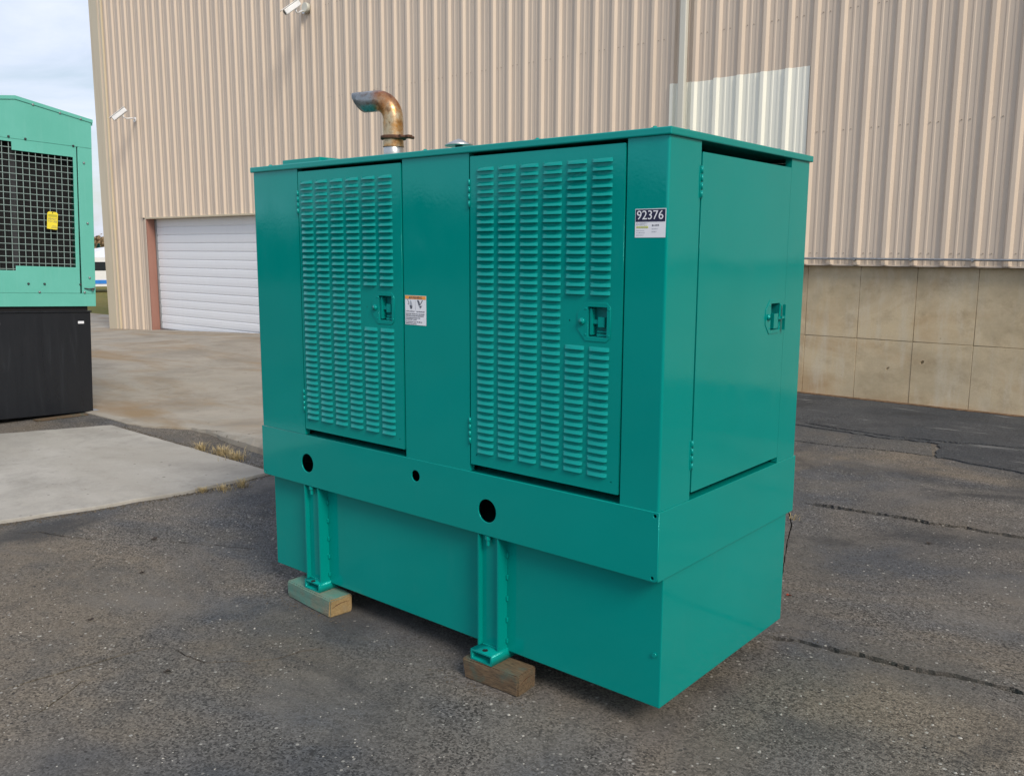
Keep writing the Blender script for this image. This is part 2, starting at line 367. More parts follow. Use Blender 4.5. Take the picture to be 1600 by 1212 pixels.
# darker resurfaced asphalt along the foot of the wall, with its own open seam
r_ = random.Random(3)
def wob(pts, amp, step=.12):
    o = []
    for a, b_ in zip(pts, pts[1:]):
        L_ = math.hypot(b_[0]-a[0], b_[1]-a[1]); k = max(1, int(L_/step))
        for i in range(k): o.append((a[0]+(b_[0]-a[0])*i/k + r_.uniform(-amp, amp), a[1]+(b_[1]-a[1])*i/k + r_.uniform(-amp, amp)))
    o.append(pts[-1]); return o
e1 = wob([(-3.3, 5.95), (-1.94, 5.9), (-1.56, 5.83), (-1.07, 5.80), (-.64, 5.88), (-.56, 5.60), (-.49, 5.31), (-.2, 5.24), (.18, 5.18), (1.5, 5.05), (12, 4.9)], .03, .07)
crE = crack([(-1.9, 6.0), (-1.5, 5.93), (-1.07, 5.90), (-.61, 5.98), (-.28, 6.09), (.01, 6.17), (.8, 6.3)], .05, 77)
tag(cracked_sheet('asphalt_strip', e1 + [(12, 7.95), (-3.3, 7.95)], [crE], .012, .011, 'asphalt_dark'), kind='structure')
e2 = wob([(-3.0, 5.16), (-1.63, 5.16), (-1.32, 5.19), (-.82, 5.33), (-.53, 5.33)], .012) + [(-.60, 5.57), (-.68, 5.84)] + wob([(-1.07, 5.77), (-1.56, 5.80), (-3.0, 5.88)], .01)
tag(plate('asphalt_patch', e2, [], .008, lambda u, v, t: (u, v, t+.004), 'asphalt_mid'), kind='structure')
# concrete apron before the roll-up door, with a raised worn edge
HT = [(-45, -.31), (-20.4, -.25), (-14, .012), (-9, .012), (-6.8, .016), (-6.1, .03), (-5.6, .075), (-5, .115), (-3.4, .13)]
FT = [(-45, 1.6), (-7.33, 1.58), (-6.9, 1.56), (-6.6, 1.62), (-6.19, 1.84), (-5.88, 1.87), (-5.29, 1.78), (-4.87, 1.74), (-3.4, 1.68)]
xs = [-45, -35, -28, -24, -21, -20.4]; x = -20
while x < -3.4: xs.append(x); x += .12 if x > -8 else .5
xs.append(-3.4); vs, fs = [], []; NY = 14; rr = random.Random(5)
for x in xs:
    f0 = lerp_tab(FT, x) + (rr.uniform(-.010, .010) if x > -7.5 else 0); top = 10 if x < -20.3 else 7.9; h = lerp_tab(HT, x); hh = max(0, h-.02)
    w1, w2 = (rr.uniform(-.012, .012), rr.uniform(-.012, .012)) if hh > .02 else (0, 0)
    ring = [(f0-hh*.55-.02+w1, min(-.02, h-.3)), (f0-hh*.50+w2, h*.45 if hh else h-.06), (f0-hh*.22+w1, h*.82 if hh else h-.03), (f0, h-.006), (f0+.06, h)]
    for (yy_, zz_) in ring: vs.append((x, yy_, zz_))
    for j in range(1, NY+1): t = (j/NY)**1.6; vs.append((x, f0+.06+(top-f0-.06)*t, h))
n = NY+5
for i in range(len(xs)-1):
    for j in range(n-1): fs.append([i*n+j, (i+1)*n+j, (i+1)*n+j+1, i*n+j+1])
tag(link('concrete_apron', fixn(mesh('concrete_apron', vs, fs)), None, 'concrete_apron'), kind='structure')
# concrete pad lying in the asphalt
po = wob([(-4.19, 1.37), (-4.16, .67), (-4.26, .05), (-4.40, -.48), (-4.95, -2.6)], .012) + [(-8.6, -2.6)] + wob([(-7.25, .5), (-6.87, 1.41)], .006) + wob([(-6.6, 1.41), (-5.35, 1.39), (-4.3, 1.365)], .008)[:-1]
tag(plate('concrete_pad', po, [], .09, lambda u, v, t: (u, v, t-.022), 'concrete_pad', None, .006), kind='structure')
# dirt washed up along the foot of the wall
dl = wob([(-3.3, 7.80), (-1, 7.79), (2, 7.80), (9, 7.79)], .012, .06) + wob([(9, 7.86), (-3.3, 7.86)], .0)
tag(plate('dirt', dl, [], .012, lambda u, v, t: (u, v, t+.016), 'dirt'), kind='structure')
# loose grit
vs, fs = [], []; rg = random.Random(11)
for i in range(1500):
    if rg.random() < .65: X, Y = rg.uniform(-3.6, 1.6), rg.uniform(-1.9, 0)
    else: X, Y = rg.uniform(-.1, 1.4), rg.uniform(.0, 4.2)
    if Y > -.12 and X < .02: continue
    r = rg.uniform(.0015, .0045)*(1.6 if rg.random() < .06 else 1); k = len(vs); a0 = rg.uniform(0, 6)
    for j in range(5): a = a0+j*1.257; q = r*rg.uniform(.7, 1.3); vs.append((X+q*math.cos(a), Y+q*math.sin(a), .0003))
    vs.append((X+r*.2, Y, r*rg.uniform(.5, .9)))
    fs += [[k+j, k+(j+1) % 5, k+5] for j in range(5)]
def grit(X, Y, r, z=.0003):
    k = len(vs); a0 = rg.uniform(0, 6)
    for j in range(5): a = a0+j*1.257; q = r*rg.uniform(.7, 1.3); vs.append((X+q*math.cos(a), Y+q*math.sin(a), z))
    vs.append((X+r*.2, Y, z+r*rg.uniform(.5, .9))); fs.extend([[k+j, k+(j+1) % 5, k+5] for j in range(5)])
tag(link('loose_gravel', mesh('loose_gravel', vs, fs), None, 'gravel'), 'loose pale grit scattered over the asphalt', 'gravel', kind='stuff')
vs, fs = [], []
for pts, wd in CR:
    for a_, b_ in zip(pts, pts[1:]):
        for i in range(int(math.hypot(b_[0]-a_[0], b_[1]-a_[1])*(45 if wd > .015 else 8))):
            t = rg.random(); sd = rg.choice((-1, 1))*(wd*.6+abs(rg.gauss(0, .02))); dx, dy = b_[0]-a_[0], b_[1]-a_[1]; l_ = math.hypot(dx, dy)
            grit(a_[0]+dx*t-dy/l_*sd, a_[1]+dy*t+dx/l_*sd, rg.uniform(.002, .006))
for a_, b_, ofs in (((-4.19, 1.37), (-4.16, .67), .03), ((-4.16, .67), (-4.26, .05), .03), ((-4.26, .05), (-4.40, -.48), .03), ((-4.4, -.48), (-4.8, -2), .03), ((-6.8, 1.44), (-4.3, 1.39), 0)):
    for i in range(int(math.hypot(b_[0]-a_[0], b_[1]-a_[1])*260)):
        t = rg.random(); g_ = abs(rg.gauss(0, .03)); grit(a_[0]+(b_[0]-a_[0])*t+(g_ if ofs else rg.gauss(0, .01))+ofs*.4, a_[1]+(b_[1]-a_[1])*t+(0 if ofs else g_), rg.uniform(.003, .010))
for cx_, cy_ in ((-1.885, .0), (-.712, -.03)):
    for i in range(70): grit(cx_+rg.gauss(0, .16), cy_-.03-abs(rg.gauss(0, .03)), rg.uniform(.002, .006))
tag(link('crack_debris', mesh('crack_debris', vs, fs), None, 'crumb'), 'brown soil crumbs along the cracks and the pad edges', 'soil', kind='stuff')

# ================================================================== WAREHOUSE
WY = 7.773; PIT = .3048; RC = -2.721; HW = 9.2
wh = root('warehouse', (-6, WY, 0), 'tall beige ribbed metal warehouse with white roll-up door and concrete base', 'warehouse')
def ribprof(nr):
    """open profile over nr ribs: list of (x, y); rib stands out towards -Y"""
    o = []
    for k in range(nr):
        c = k*PIT
        o += [(c-.047, 0), (c-.020, -.036), (c+.020, -.036), (c+.047, 0), (c+.098, 0), (c+.106, -.006), (c+.124, -.006), (c+.132, 0),
              (c+.178, 0), (c+.186, -.006), (c+.204, -.006), (c+.212, 0)]
    o.append((nr*PIT-.047+.002, 0)); return o
_pc = {}
def panel(name, k0, nr, z0, z1, mat, parent, dy=0.):
    key = (nr, round(z0, 3), round(z1, 3), mat)
    if key not in _pc:
        pr = ribprof(nr); n = len(pr); nz_ = 2; vs = []
        for z in (z0, z1):
            for (a, b_) in pr: vs.append((a, b_, z))
        fs = [[i, i+1, n+i+1, n+i] for i in range(n-1)]
        # returned bottom edge: sheet thickness
        k = len(vs)
        for (a, b_) in pr: vs.append((a, b_+.004, z0))
        fs += [[k+i, k+i+1, i+1, i] for i in range(n-1)]
        _pc[key] = mesh(name, vs, fs, [mat])
    o = bpy.data.objects.new(name, _pc[key]); COL.objects.link(o); o.parent = parent
    o.location = (RC+k0*PIT+6, dy, 0); return o
kL = int(math.floor((-19.62-RC)/PIT)); k = kL; kR = 42; sidx = 0
screws = []
while k < kR:
    xa = RC+k*PIT; xb = xa+3*PIT; z0 = 1.548
    if xb < -9.2: z0 = -.45
    if xb > -18.09+.05 and xa < -13.2-.05: z0 = 2.40
    panel('wall_panel', k, 3, z0, HW, 'cladding', wh, random.uniform(-.0015, .0015) - (.0018 if sidx % 2 else 0))
    for zz in (1.68, 3.05, 4.35, 5.9):
        if zz > z0 and xa > -12:
            for q in range(3):
                for dx in (.075, .155): screws.append((xa+q*PIT+dx-.005, xa+q*PIT+dx+.005, WY-.008, WY, zz-.004, zz+.004))
    k += 3; sidx += 1
xr = RC+k*PIT
tag(joinmesh('wall_screw', screws, 'screw', wh), kind='stuff')
# infill strips beside the roll-up door opening
def stripw(xa, xb, z0, z1):
    box('wall_panel', xa, xb, WY-.003, WY+.02, z0, z1, 'cladding', wh)
for k in range(kL, kL+60):   # single ribs left of the opening where the 3-rib sheets were cut short
    xa = RC+k*PIT
    first = kL
    while True:
        if k < first+3: break
        first += 3
    xs0 = RC+first*PIT
    if xs0+3*PIT > -18.04 and xs0 < -13.25 and (xa+.26 < -18.10 or xa-.048 > -13.19):
        panel('wall_panel', k, 1, -.45, 2.40, 'cladding', wh)
# body of the building behind the cladding
box('side_wall', -20.17, -20.09, WY+.10, 30, -.45, HW, 'cladding', wh)
box('wall_core', -19.6, -18.12, WY+.03, WY+.16, -.45, HW, 'dark_gray', wh)
box('wall_core', -13.17, xr-.05, WY+.06, WY+.2, 1.6, HW-.02, 'dark_gray', wh)
box('wall_core', -18.12, -13.17, WY+.06, WY+.2, 2.6, HW-.02, 'dark_gray', wh)
box('wall_core', -13.17, -10.15, WY+.06, WY+.2, -.45, 1.59, 'dark_gray', wh)
prism('roof', [(WY-.05, HW), (WY-.05, HW+.15), (19, HW+1.6), (30, HW+.15), (30, HW)], -20.1, xr+.1, 'x', 'trim_gray', wh)
# corner trim and downpipe
prism('corner_trim', [(-20.20, WY+.14), (-20.20, WY-.045), (-19.80, WY-.045), (-19.79, WY-.02), (-19.72, WY-.02), (-19.71, WY-.045), (-19.64, WY-.045), (-19.64, WY-.002), (-20.12, WY-.002), (-20.12, WY+.14)], -.42, HW-.01, 'z', 'trim_cream', wh)
dp = prism('downpipe', [(-4.43, WY-.038), (-4.43, WY-.09), (-4.42, WY-.10), (-4.35, WY-.10), (-4.34, WY-.09), (-4.34, WY-.038)], .25, HW-.05, 'z', 'trim_gray', wh)
# white repair sheets
kp = round((-2.777-.25-RC)/PIT)
for q, kk in enumerate((kp-5, kp-4, kp-3, kp-2, kp-1, kp)):
    z1 = 3.79 + (.0, -.012, 0, 0, 0, 0)[q]
    panel('repair_sheet', kk, 1, 1.56, z1, 'cladding_patch', wh, -.009)
# conduit with straps under the cladding edge
tube('conduit', [(-10, WY-.075, 1.615), (xr, WY-.075, 1.615)], .0125, 'galv', wh, 10)
cd = [o for o in wh.children if o.name.startswith('conduit')][0]
for k in range(int((-9-RC)/PIT), int((3-RC)/PIT), 2):
    xx = RC+k*PIT
    st = box('conduit_strap', xx-.012, xx+.012, WY-.092, WY-.036, 1.598, 1.632, 'galv', cd, .003)
    st.location = (0, 0, 0); st.location = [0, 0, 0]
    st.parent = cd
# closure strip along the lower cladding edge
box('base_trim', -10.1, xr, WY-.008, WY+.13, 1.536, 1.552, 'cladding', wh)
# poured concrete base: one block per form panel
fw = box('foundation_wall', -10.13, xr, WY+.10, WY+.35, -.4, 1.533, 'concrete_wall', wh)
rc2 = random.Random(21)
XJ = -2.077; PW = .613
k0 = int((-10.1-XJ)/PW)
for i in range(k0, 18):
    xa = XJ+i*PW; xb = xa+PW
    for (z0, z1) in ((-.3, .708), (.714, 1.532)):
        d = rc2.uniform(-.003, .003); g = .0022
        o = [(xa+g, z0), (xb-g, z0), (xb-g, z1), (xa+g, z1)]; hl = []
        if i == 0 and z0 < 0: hl.append([(-1.716+a*1.0, .39+b_) for a, b_ in ((-.018, -.014), (-.008, .006), (.012, .016), (.024, .022), (.014, .0), (-.002, -.016))])
        if i == 1 and z0 < 0: hl.append([(-1.348+a, .487+b_) for a, b_ in ((-.02, -.018), (-.018, .008), (0, .024), (.018, .022), (.014, .0), (-.004, -.018))])
        pl = plate('concrete_panel', o, hl, .03, (lambda u, v, t, d=d: (u, WY+.093-t+d, v)), 'concrete_wall', None, .0018)
        pl.parent = fw
# roll-up door in its recess
rd = box('rollup_door', -18.1, -13.1, WY+.20, WY+.23, -.45, 2.5, 'door_white', wh)
zb = 2.37; i = 0
slat_me = None
while zb > -.3:
    h = .182
    # curved slat section
    prof = [(WY+.200, zb), (WY+.186, zb-.012), (WY+.183, zb-h*.5), (WY+.186, zb-h+.022), (WY+.196, zb-h+.006), (WY+.200, zb-h+.004)]
    if slat_me is None:
        s0 = prism('slat', [(a, b_-zb) for a, b_ in prof], -18.085, -13.15, 'x', 'door_white', None); slat_me = s0.data; s0.parent = rd; s0.location = (0, 0, zb)
    else:
        s_ = bpy.data.objects.new('slat', slat_me); COL.objects.link(s_); s_.parent = rd; s_.location = (0, random.uniform(-.002, .002), zb)
    zb -= h
box('door_guide', -18.094, -18.05, WY+.150, WY+.182, -.45, 2.36, 'galv', wh)
box('bottom_bar', -18.045, -13.2, WY+.150, WY+.182, -.20, -.115, 'galv', wh, .006)
box('door_jamb', -18.125, -18.095, WY-.036, WY+.20, -.45, 2.40, 'jamb_red', wh)
box('door_jamb', -13.205, -13.165, WY-.036, WY+.20, -.45, 2.40, 'jamb_red', wh)
box('door_header', -18.16, -13.13, WY-.040, WY+.20, 2.372, 2.402, 'trim_cream', wh)
box('wall_panel', -18.75, -18.166, WY+.006, WY+.012, -.45, 2.371, 'cladding', wh)
box('jamb_trim', -18.165, -18.127, WY-.040, WY-.001, -.45, 2.371, 'cladding', wh)

# security cameras on the wall
def seccam(front, rear, mount, elbow, label, jb):
    g = root('security_camera', mount, label, 'camera')
    F, R_ = Vector(front), Vector(rear); ax = (F-R_).normalized(); sd = ax.cross(Vector((0, 0, 1))).normalized(); up = sd.cross(ax)
    L_ = (F-R_).length
    def mp(a, b_, c): return R_ + ax*a + sd*b_ + up*c
    bd = box('housing', 0, L_, -.055, .055, -.05, .045, 'white_paint', g, .016, mp, 3)
    box('sun_shield', -.01, L_+.05, -.066, .066, .050, .060, 'white_paint', g, .004, mp)
    tube('lens', [mp(L_, 0, 0), mp(L_+.006, 0, 0)], .034, 'glass_dark', g, 16)
    b0 = mp(L_*.35, 0, -.05); E_ = Vector(elbow); M_ = Vector(mount)
    tube('arm', [b0, b0+Vector((0, 0, -.05)), (b0+Vector((0, 0, -.09))*1.0).lerp(E_, .35), E_, M_], .017, 'white_paint', g, 12)
    tube('mount_plate', [M_+Vector((0, .0, 0)), M_+Vector((0, -.02, 0))], .055, 'white_paint', g, 18)
    if jb:
        c = M_ + Vector((.10, -.005, .03)); tube('junction_box', [c, c+Vector((0, -.07, 0))], [.085, .08], 'trim_gray', g, 20)
seccam((-18.27, 7.20, 4.52), (-18.10, 7.42, 4.74), (-18.33, WY-.036, 4.57), (-18.16, 7.58, 4.57), 'white security camera on a curved arm beside the building corner', False)
seccam((-11.83, 7.16, 5.70), (-11.74, 7.40, 5.90), (-12.05, WY-.036, 5.88), (-11.93, 7.58, 5.82), 'white security camera with round junction box high above the roll-up door', True)

# ================================================================== MAIN GENERATOR
L, W = 2.25, 1.114
Z0, ZS, ZSB, ZT = .118, .837, .5945, 2.046
gen = root('generator', (-L/2, W/2, 0), 'large glossy teal standby generator with louvred doors and rusty exhaust elbow', 'generator')
FR = lambda u, v, t: (u, -t, v)            # front: outward is -Y
def rounded(a, b_, c, r, n=5):
    """points rounding corner b between a and c"""
    A, B, C = Vector(a), Vector(b_), Vector(c); p0 = B+(A-B).normalized()*r; p1 = B+(C-B).normalized()*r
    return [tuple(p0.lerp(B, t).lerp(B.lerp(p1, t), t)) for t in [i/n for i in range(n+1)]]
# --- fuel tank
box('fuel_tank', -L+.004, -.010, .058, 1.07, Z0, ZSB-.002, 'teal', gen, .004)
tube('drain_plug', [(-.035, .058, .31), (-.035, .052, .31)], .009, 'teal', gen, 12)
# --- skid
fr_h = [circ(-1.893, .703, .044), circ(-1.16, .766, .024, 20), circ(-.762, .694, .046)]
fr_h += [circ(-.016, .823, .006, 10), circ(-.02, .607, .006, 10), circ(-L+.016, .607, .005, 10)]
fo = rounded((-L, ZS), (-L, ZSB), (0, ZSB), .014, 3)[::1] + rounded((-L, ZSB), (0, ZSB), (0, ZS), .014, 3) + [(0, ZS), (-L, ZS)]
plate('skid_rail', fo, fr_h, .006, lambda u, v, t: (u, .003-t, v), 'teal', gen, .0016)
box('skid_end', -.006, 0, .0065, W, ZSB, ZS, 'teal', gen, .0018)
box('skid_end', -L, -L+.006, .0065, W, ZSB, ZS, 'teal', gen, .0018)
box('skid_rail', -L+.007, -.007, W-.006, W, ZSB, ZS, 'teal', gen, .0018)
box('skid_deck', -L+.0065, -.0065, .0065, W-.0065, ZS-.009, ZS-.002, 'teal', gen)
box('skid_light_stop', -L+.0065, -.0065, .0065, W-.0065, ZSB+.001, ZSB+.007, 'teal_shade', gen)  # flange widened to a full floor, added to keep light out of the holes
# --- lifting / mounting brackets
def bracket(x0, yf):
    x1 = x0+.108; t = .007
    br = prism('bracket', [(x0, .0575), (x0, .004), (x0+t, .004), (x0+t, .026), (x1-t, .026), (x1-t, .004), (x1, .004), (x1, .0575)], .131, ZSB-.002, 'z', 'teal', gen)
    # foot tube, open at the front
    a, b_, c, d = x0+.002, x1+.006, .087, .1305
    ft = plate('foot_tube', rect(a, b_, c, d), [rect(a+.009, b_-.009, c+.008, d-.008)], .26, lambda u, v, w_: (u, yf+.13-w_, v), 'teal', None, .0015)
    ft.parent = br
    tb = tube('bolt', [(x0+.05, .011, ZSB-.002), (x0+.05, .011, ZSB-.018), (x0+.05, .011, ZSB-.0185), (x0+.05, .011, ZSB-.042)], [.013, .013, .008, .008], 'teal', None, 6, True, False); tb.parent = br
    hb = tube('bolt', [(x0+.06, (yf+.004)/2, .1305), (x0+.06, (yf+.004)/2, .1325)], .011, 'void', None, 12); hb.parent = br
    for i in range(5):
        zz = ZSB-.07-i*.088
        wl = box('weld_bead', x1+.0002, x1+.009, .048, .0578, zz-.02, zz, 'teal', None, .003); wl.parent = br
    wl = box('weld_bead', x0+.012, x1-.02, .018, .0258, .1308, .136, 'teal', None, .002); wl.parent = br
bracket(-.815, -.042); bracket(-1.93, -.012)
# --- enclosure posts
e = .004; PT = .026
def post(prof): return prism('post', prof, ZS+.0005, ZT-.0005, 'z', 'teal', gen)
post([(-.157, e+PT), (-.157, e)] + rounded((-.157, e), (-e, e), (-e, .21), .009) + [(-e, .207), (-e-PT, .207), (-e-PT, e+PT)])
post([(-1.217, e+PT), (-1.217, e), (-.855, e), (-.855, e+PT)])
post([(-1.905, e+PT), (-L+e+PT, e+PT), (-L+e+PT, .3), (-L+e, .3)] + rounded((-L+e, .3), (-L+e, e), (-1.905, e), .009) + [(-1.905, e)])
post([(-e, .932)] + rounded((-e, .932), (-e, W-e), (-.2, W-e), .009) + [(-.2, W-e), (-.2, W-e-PT), (-e-PT, W-e-PT), (-e-PT, .932)])
box('end_panel', -L+e+.001, -L+e+.02, .301, W-.03, ZS+.001, ZT-.001, 'teal', gen)
box('rear_panel', -L+e, -.201, W-e-.02, W-e, ZS+.001, ZT-.001, 'teal', gen)
# --- inner machinery: engine box added, coloured near black so the openings read dark
box('engine_dark_fill', -1.95, -.30, .25, .85, ZS, 1.75, 'dark_fin', gen, .03)
box('inner_tray', -.17, -.04, .3, .9, 1.955, 1.965, 'galv', gen)
# --- roof
rf = box('roof', -L-.006, .006, -.006, W+.006, ZT, 2.071, 'teal', gen, .005, None, 3)
def child_of(o, p_): o.parent = p_; o.location = (0, 0, 0); return o
for (x, y) in ((-2.14, .03), (-1.112, .03), (-.075, .03), (-.03, .16), (-.03, .86), (-1.7, .03), (-.55, .03), (-2.14, 1.06), (-1.112, 1.06), (-.075, 1.06)):
    child_of(tube('bolt', [(x, y, 2.0705), (x, y, 2.0755), (x, y, 2.076), (x, y, 2.080)], [.013, .013, .008, .006], 'teal', None, 6, True, False), rf)
child_of(box('hatch', -2.075, -1.80, .05, .30, 2.0705, 2.097, 'teal', None, .004), rf)
child_of(box('hatch', -2.062, -1.74, .065, .285, 2.0706, 2.086, 'teal', None, .003), rf)
# rain cap
vc = tube('vent_cap', [(-1.33, .45, 2.144), (-1.33, .45, 2.150), (-1.33, .45, 2.170), (-1.33, .45, 2.176)], [.062, .064, .018, .004], 'silver', gen, 24)
child_of(tube('vent_stem', [(-1.33, .45, 2.07), (-1.33, .45, 2.146)], .017, 'dark_gray', None, 14), vc)
# --- exhaust
ex, ey = -1.757, .45; er = .048
tube('exhaust_stub', [(ex, ey, 2.06), (ex, ey, 2.215)], er*.97, 'silver', gen, 28)
dirv = Vector((-.97, -.22, 0)).normalized(); path = []; rads = []
for z in (2.17, 2.21, 2.26, 2.298): path.append(Vector((ex, ey, z))); rads.append(er*1.04 if z < 2.2 else er)
BR = .088
for i in range(1, 9):
    a = math.pi/2*i/8*1.07; path.append(Vector((ex, ey, 2.298)) + dirv*(BR*(1-math.cos(a))) + Vector((0, 0, BR*math.sin(a)))); rads.append(er)
t_end = (path[-1]-path[-2]).normalized()
for d in (.05, .095): path.append(path[11]+t_end*d); rads.append(er)
def sweep(name, path, rads, mat, parent, n=28, cut=0., inner=None):
    vs, fs = [], []; ref = dirv.copy(); side = Vector((0, 0, 1)).cross(dirv)
    for i, q in enumerate(path):
        t = (path[min(i+1, len(path)-1)]-path[max(i-1, 0)]).normalized(); v = side; u = v.cross(t)
        for k in range(n):
            a = 2*math.pi*k/n; off = (u*math.cos(a)+v*math.sin(a))*rads[i]
            sh = t*(cut*off.z) if i == len(path)-1 else Vector()
            vs.append(q+off+sh)
    for i in range(len(path)-1):
        for k in range(n): fs.append([i*n+k, i*n+(k+1) % n, (i+1)*n+(k+1) % n, (i+1)*n+k])
    if inner is not None:
        m0 = (len(path)-1)*n; b0 = len(vs); t = (path[-1]-path[-2]).normalized()
        for k in range(n): c = path[-1]; vs.append(c + (vs[m0+k]-c)*.93)
        for k in range(n): vs.append(vs[b0+k]-t*.09)
        for k in range(n):
            j = (k+1) % n; fs.append([m0+k, m0+j, b0+j, b0+k]); fs.append([b0+k, b0+j, b0+n+j, b0+n+k])
        fs.append([b0+n+k for k in range(n)])
    me = fixn(mesh(name, vs, fs, [mat] + ([inner] if inner else [])))
    o = link(name, me, parent)
    nq = (len(path)-1)*n
    for i, p_ in enumerate(me.polygons):
        p_.use_smooth = len(p_.vertices) == 4
        if inner and i >= nq+n: p_.material_index = 1
    return o
xe = sweep('exhaust_elbow', path, rads, 'exhaust', gen, 28, .6, 'soot')
ck = tube('exhaust_clamp', [(ex, ey, 2.203), (ex, ey, 2.205), (ex, ey, 2.219), (ex, ey, 2.221)], [.055, .060, .060, .055], 'rust_dark', gen, 28)
child_of(box('clamp_lug', ex+.05, ex+.118, ey-.014, ey+.014, 2.203, 2.218, 'rust_dark', None, .005), ck)
child_of(tube('clamp_bolt', [(ex+.09, ey-.045, 2.21), (ex+.09, ey+.045, 2.21)], .007, 'rust_dark', None, 8), ck)

# --- doors
LW, LH, LD = .083, .0140, .0096
def louvre_data():
    us = [0, .003, .010, LW-.010, LW-.003, LW]; sc = [0, .55, 1, 1, .55, 0]
    prof = [(0, 0), (-.003, .0028), (-.0075, .0064), (-.0115, LD*.95), (-LH, LD)]
    vs, fs = [], []
    for u, s_ in zip(us, sc):
        for (z, d) in prof: vs.append((u, -d*s_ - .0004, z if s_ > 0 or True else z))
    for i in range(len(us)-1):
        for j in range(len(prof)-1): a = i*len(prof)+j; fs.append([a, a+1, a+1+len(prof), a+len(prof)])
    return vs, fs
lv, lf = louvre_data(); lou_me = fixn(mesh('louvre', lv, lf, ['teal']))
for p_ in lou_me.polygons: p_.use_smooth = True
def hinge(parent, mp, zc, kn=4):
    h = joinmesh('hinge', [(-.009, .009, -.0005, .0014, zc-.052, zc+.052)], 'teal', parent, mp); h.location = (0, 0, 0)
    for i in range(kn):
        z0 = zc-.052+i*.104/kn+.0012; z1 = zc-.052+(i+1)*.104/kn-.0012
        k = tube('knuckle', [mp(0, .0025, z0), mp(0, .0025, z1)], .0045, 'teal', h, 10); k.location = (0, 0, 0)
def latch(parent, mp, cz, folded=True):
    """u right, w out, v up around (0, cz); window spans u -.04...04"""
    def q(u, v): return (u, cz+v)
    outer = [q(-.05, -.066), q(.036, -.066), q(.052, -.05), q(.052, .05), q(.036, .066), q(-.05, .066), q(-.085, .028), q(-.085, -.028)]
    win = rect(-.040, .037, cz-.051, cz+.051)
    P2 = lambda u, v, t: mp(u, t, v)
    lp = plate('latch', outer, [win], .003, lambda u, v, t: mp(u, t+.0012, v), 'teal', parent, .0008); lp.location = (0, 0, 0)
    cup = [(-.040, .037, -.034, -.030, cz-.051, cz+.051), (-.044, -.040, -.034, -.0005, cz-.055, cz+.055), (.037, .041, -.034, -.0005, cz-.055, cz+.055),
           (-.04, .037, -.034, -.0005, cz-.055, cz-.051), (-.04, .037, -.034, -.0005, cz+.051, cz+.055)]
    c = joinmesh('latch_cup', cup, 'teal_shade', lp, mp)
    if folded:
        joinmesh('latch_handle', [(-.036, -.028, -.026, -.004, cz-.045, cz+.045), (-.028, -.004, -.020, -.010, cz-.007, cz+.007), (-.004, .022, -.026, -.006, cz-.017, cz+.017),
                                  (-.012, .034, -.026, -.012, cz-.049, cz-.040), (-.012, .034, -.026, -.014, cz-.036, cz-.031)], 'teal', lp, mp)
    else:
        joinmesh('latch_handle', [(-.026, .012, -.024, .010, cz-.045, cz+.012), (.012, .040, .004, .012, cz-.012, cz+.0), (.030, .060, .010, .018, cz-.010, cz+.0), (.055, .063, .008, .020, cz-.055, cz+.045)], 'teal', lp, mp)
    tube('lock_cylinder', [mp(-.064, .002, cz), mp(-.064, .010, cz), mp(-.064, .0105, cz), mp(-.064, .008, cz)], [.0125, .0115, .008, .007], 'teal', lp, 16)
    tube('keyhole', [mp(-.064, .0081, cz), mp(-.064, .0086, cz)], .004, 'void', lp, 8)
    for (a, b_) in ((-.049, .044), (.045, .044), (-.049, -.044), (.045, -.044)):
        tube('rivet', [mp(a, .002, cz+b_), mp(a, .0045, cz+b_)], [.0045, .003], 'teal', lp, 8)
    for o in lp.children: o.location = (0, 0, 0)
    return lp
rl = random.Random(12); LP = .0271; NROW = 40; CP = .1035
def louvre_door(x0, x1, xl, ncol_parts):
    z0, z1 = .868, 2.033; hl = []; spots = []
    for c in range(6):
        for r in range(NROW):
            if c >= 4 and 17 <= r <= 22: continue
            zt = 1.991-r*LP; xx = xl+c*CP; spots.append((c, xx, zt)); hl.append(rect(xx+.009, xx+LW-.009, zt-LH+.0005, zt-LH+.0075))
    lx = xl+4.95*CP+.04
    hl.append(rect(lx-.043, lx+.040, 1.452-.054, 1.452+.054))
    for (a, b_) in ((x0+.03, z0+.04), (x1-.03, z0+.04), (lx-.12, 1.452)): hl.append(circ(a, b_, .003, 8))
    d = plate('door', rect(x0, x1, z0, z1), hl, .0016, lambda u, v, t: (u, .0028-t, v), 'teal', gen)
    # folded edges of the sheet door
    joinmesh('door_edge', [(x0, x0+.0016, .0037, .024, z0, z1), (x1-.0016, x1, .0037, .024, z0, z1), (x0, x1, .0037, .024, z0, z0+.0016), (x0, x1, .0037, .024, z1-.0016, z1)], 'teal', None).parent = d
    rest_v, rest_f = [], []
    for (c, xx, zt) in spots:
        if c in ncol_parts:
            o = bpy.data.objects.new('louvre', lou_me); COL.objects.link(o); o.parent = d; o.location = (xx, .002, zt); o.rotation_euler = (rl.uniform(-.03, .03), 0, rl.uniform(-.004, .004))
        else:
            k = len(rest_v); rest_v += [(v[0]+xx, v[1]+.002, v[2]+zt) for v in lv]; rest_f += [[k+i for i in f] for f in lf]
    if rest_v:
        o = link('louvre_field', fixn(mesh('louvre_field', rest_v, rest_f, ['teal']))); o.parent = d
        for p_ in o.data.polygons: p_.use_smooth = True
        tag(o, kind='stuff')
    for zc in (1.90, 1.0): hinge(d, (lambda a, b_, c, X=x0: (X-.004+a, .003-b_, c)), zc)
    latch(d, (lambda a, b_, c, X=lx: (X+a, .002-b_, c)), 1.452)
    return d
louvre_door(-.847, -.164, -.812, range(6))
louvre_door(-1.897, -1.225, -1.878, (4, 5))
